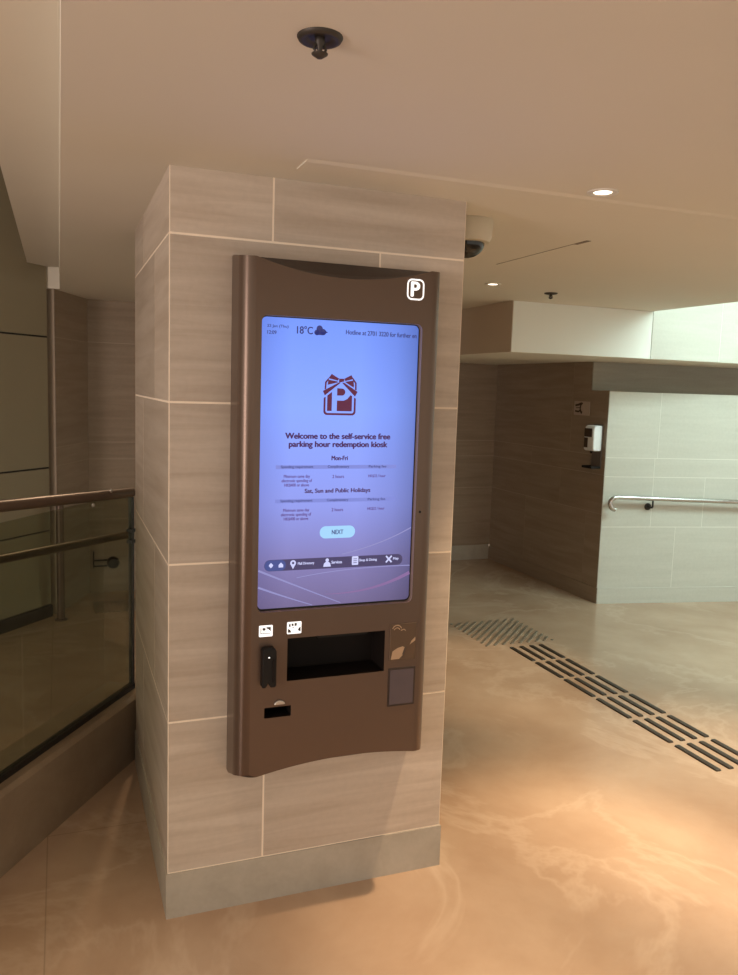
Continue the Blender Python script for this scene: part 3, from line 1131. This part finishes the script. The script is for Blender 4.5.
# dome camera beside the pillar head
dc = thing('dome_camera', (1.065, 0.25, H), 'ivory security camera with black dome under the ceiling behind the pillar', 'security camera')
m = MB()
m.lathe((1.065, 0.25, H), [(0, 0), (0.088, 0), (0.090, -0.008), (0.086, -0.060), (0.078, -0.076), (0.064, -0.079), (0, -0.079)], 40)
m.build('body', M['ivory'], dc, smooth=40)
m = MB()
m.lathe((1.065, 0.25, H - 0.079), [(0.062, 0)] + [(0.062 * math.cos(a), -0.050 * math.sin(a)) for a in [PI / 2 * i / 10 for i in range(1, 10)]] + [(0, -0.050)], 36)
m.build('dome', M['dome'], dc, smooth=60)

# ------------------------------------------------------------------ dispenser and plaque on the brown wall
ds = thing('soap_dispenser', (3.70, 2.925, 1.075), 'white hand sanitiser dispenser with dark label and drip tray on brown tiled wall', 'dispenser')
m = MB()
m.box(3.688, 3.699, 2.865, 2.985, 1.085, 1.425)
m.build('back_plate', plain('plate_brown_grey', (0.16, 0.13, 0.11), 0.4), ds, bevel=0.004)
m = MB()
prof = [(3.688, 1.215), (3.618, 1.215), (3.608, 1.228), (3.606, 1.375), (3.614, 1.402), (3.628, 1.416), (3.688, 1.416)]
m.prism([(x, 2.863, z) for x, z in prof], (0, 0.124, 0))
m.build('cover', M['whiteplastic'], ds, bevel=0.010, smooth=50)
m = MB()
m.box(3.6045, 3.6065, 2.885, 2.980, 1.325, 1.392)
m.box(3.6055, 3.6075, 2.935, 2.980, 1.240, 1.318)
m.build('label', M['brownprint'], ds)
m = MB()
m.box(3.602, 3.688, 2.863, 2.987, 1.078, 1.086)
m.box(3.602, 3.606, 2.863, 2.987, 1.086, 1.096)
m.box(3.606, 3.688, 2.863, 2.867, 1.086, 1.096)
m.box(3.606, 3.688, 2.983, 2.987, 1.086, 1.096)
m.build('drip_tray', M['blackplastic'], ds)
m = MB()
m.lathe((3.64, 2.925, 1.195), [(0, 0), (0.008, 0), (0.012, 0.02), (0, 0.02)], 14)
m.build('nozzle', M['blackplastic'], ds)

pq = thing('wall_plaque', (3.70, 3.155, 1.545), 'small square tan plaque with dark pictogram above the white dispenser', 'sign')
m = MB()
m.box(3.692, 3.699, 3.055, 3.262, 1.487, 1.600)
m.build('plate', M['tan'], pq, bevel=0.002)


def wq(y, z):     # plaque face: y runs away from the viewer
    return (3.6914, y, z)


m = MB()
st = [ribbon(arcp(3.135, 1.545, 0.042, -70, 75, 10), 0.022, 0.012), ribbon([(3.245, 1.565), (3.20, 1.572), (3.16, 1.583)], 0.016, 0.02),
      ribbon([(3.245, 1.520), (3.20, 1.515), (3.17, 1.528)], 0.014, 0.016), ribbon([(3.235, 1.545), (3.17, 1.548)], 0.006, 0.006)]
for rb in st:
    for q in rb:
        m.poly([wq(*p) for p in q])
m.build('pictogram', M['brownprint'], pq)

# ------------------------------------------------------------------ stainless handrail on the pale wall
RB = Vector((3.698, 2.818, 0))


def rw(u, d, z):
    return RB + BU * u + BN * d + Vector((0, 0, z))


def zr(u):
    return 0.868 - 0.030 * (u - 0.08)


sh = thing('wall_handrail', rw(0.6, 0.0, 0.80), 'polished stainless handrail with hooked end on the pale tiled wall', 'handrail')
path = [rw(3.0, 0.075, zr(3.0)), rw(1.5, 0.075, zr(1.5)), rw(0.5, 0.075, zr(0.5)), rw(0.12, 0.075, zr(0.12))]
c = (0.085, zr(0.085) - 0.050)
for i in range(0, 25):
    a = PI / 2 + i / 24 * math.radians(165)
    path.append(rw(c[0] + 0.060 * math.cos(a), 0.075, c[1] + 0.050 * math.sin(a)))
m = MB()
m.tube(path, 0.0185, 20)
m.build('rail_tube', M['steel'], sh, smooth=50)
for u in (0.385, 1.285, 2.185):
    m = MB()
    z = zr(u)
    m.tube([rw(u, 0.075, z - 0.015), rw(u, 0.075, z - 0.062), rw(u, 0.068, z - 0.072), rw(u, 0.006, z - 0.074)], 0.0075, 12)
    br = m.build('bracket', M['darksteel'], sh, smooth=50)
    m = MB()
    m.lathe((0, 0, 0), [(0, 0.010), (0.024, 0.010), (0.028, 0.006), (0.028, 0)], 24, frame_from(rw(u, 0.001, z - 0.074), BU, BN) @ Matrix.Rotation(PI / 2, 4, 'X'))
    fl = m.build('wall_flange', M['darksteel'], None, smooth=50)
    fl.parent = br

# ------------------------------------------------------------------ tactile floor guide
BX = [2.445, 2.518, 2.592, 2.665]
LANES = ['lane closest to the pillar', 'second lane from the pillar', 'third lane from the pillar', 'lane closest to the handrail wall']
ROWN = ['touching the ribbed pad', 'second from the ribbed pad', 'third from the ribbed pad', 'fourth from the ribbed pad',
        'fifth from the ribbed pad', 'sixth from the ribbed pad', 'seventh from the ribbed pad']
proto = None
for r in range(7):
    y1 = 2.030 - 0.3015 * r
    for k, x in enumerate(BX):
        if r == 6 and k < 2:
            continue
        if proto is None:
            m = MB()
            hw, hl, ht = 0.0165, 0.1355, 0.006
            b0 = [(p[0], p[2]) for p in rrect(-hw, hw, -hl, hl, 0.008, 0, 4)]
            b1 = [(p[0], p[2]) for p in rrect(-hw + 0.004, hw - 0.004, -hl + 0.004, hl - 0.004, 0.005, 0, 4)]
            v0 = [m.bm.verts.new((p[0], p[1], 0)) for p in b0]
            v1 = [m.bm.verts.new((p[0], p[1], ht)) for p in b1]
            n = len(v0)
            for i in range(n):
                m.bm.faces.new((v0[i], v0[(i + 1) % n], v1[(i + 1) % n], v1[i]))
            m.bm.faces.new(v1)
            m.bm.faces.new(v0[::-1])
            o = m.build('tactile_bar', M['bar'])
            proto = o
        else:
            o = proto.copy()
            COL.objects.link(o)
        o.location = (x, y1 - 0.1355, 0.0)
        tag(o, 'dark tactile floor bar, %s, %s' % (ROWN[r], LANES[k]), 'floor bar', 'tactile guide bars in the floor')

pad = thing('tactile_pad', (2.55, 2.35, 0), 'square of thin slanting ribs on the floor where the bars begin', 'tactile paving')
PX0, PY0, PS = 2.285, 2.085, 0.535
NR = 17
for i in range(NR):
    c = (i + 0.5) / NR * 2 - 1                       # offset of the rib from the square's diagonal
    half = (1 - abs(c)) * PS / 2
    mx, my = PX0 + PS / 2 + c * PS / 2, PY0 + PS / 2 - c * PS / 2
    hl = max(half * math.sqrt(2) - 0.012, 0.012)
    R = Matrix.Translation((mx, my, 0)) @ Matrix.Rotation(PI / 4, 4, 'Z')
    m = MB()
    lo = [R @ Vector((p[0], p[2], 0)) for p in rrect(-hl, hl, -0.0105, 0.0105, 0.010, 0, 4)]
    hi = [R @ Vector((p[0], p[2], 0.005)) for p in rrect(-hl + 0.003, hl - 0.003, -0.0075, 0.0075, 0.007, 0, 4)]
    v0 = [m.bm.verts.new(p) for p in lo]
    v1 = [m.bm.verts.new(p) for p in hi]
    for k in range(len(v0)):
        m.bm.faces.new((v0[k], v0[(k + 1) % len(v0)], v1[(k + 1) % len(v0)], v1[k]))
    m.bm.faces.new(v1)
    m.bm.faces.new(v0[::-1])
    o = m.build('floor_rib', M['stud'], pad)

# ribbed mat on the floor beyond the glass
m = MB()
for i in range(12):
    m.box(-0.07 + i * 0.03, -0.052 + i * 0.03, 3.50, 3.80, 0.0, 0.005)
m.box(-0.075, 0.285, 3.495, 3.805, 0.0, 0.002)
tag(m.build('ribbed_mat', M['curb']), 'dull ribbed mat on the floor at the foot of the far wall behind the glass', 'mat')
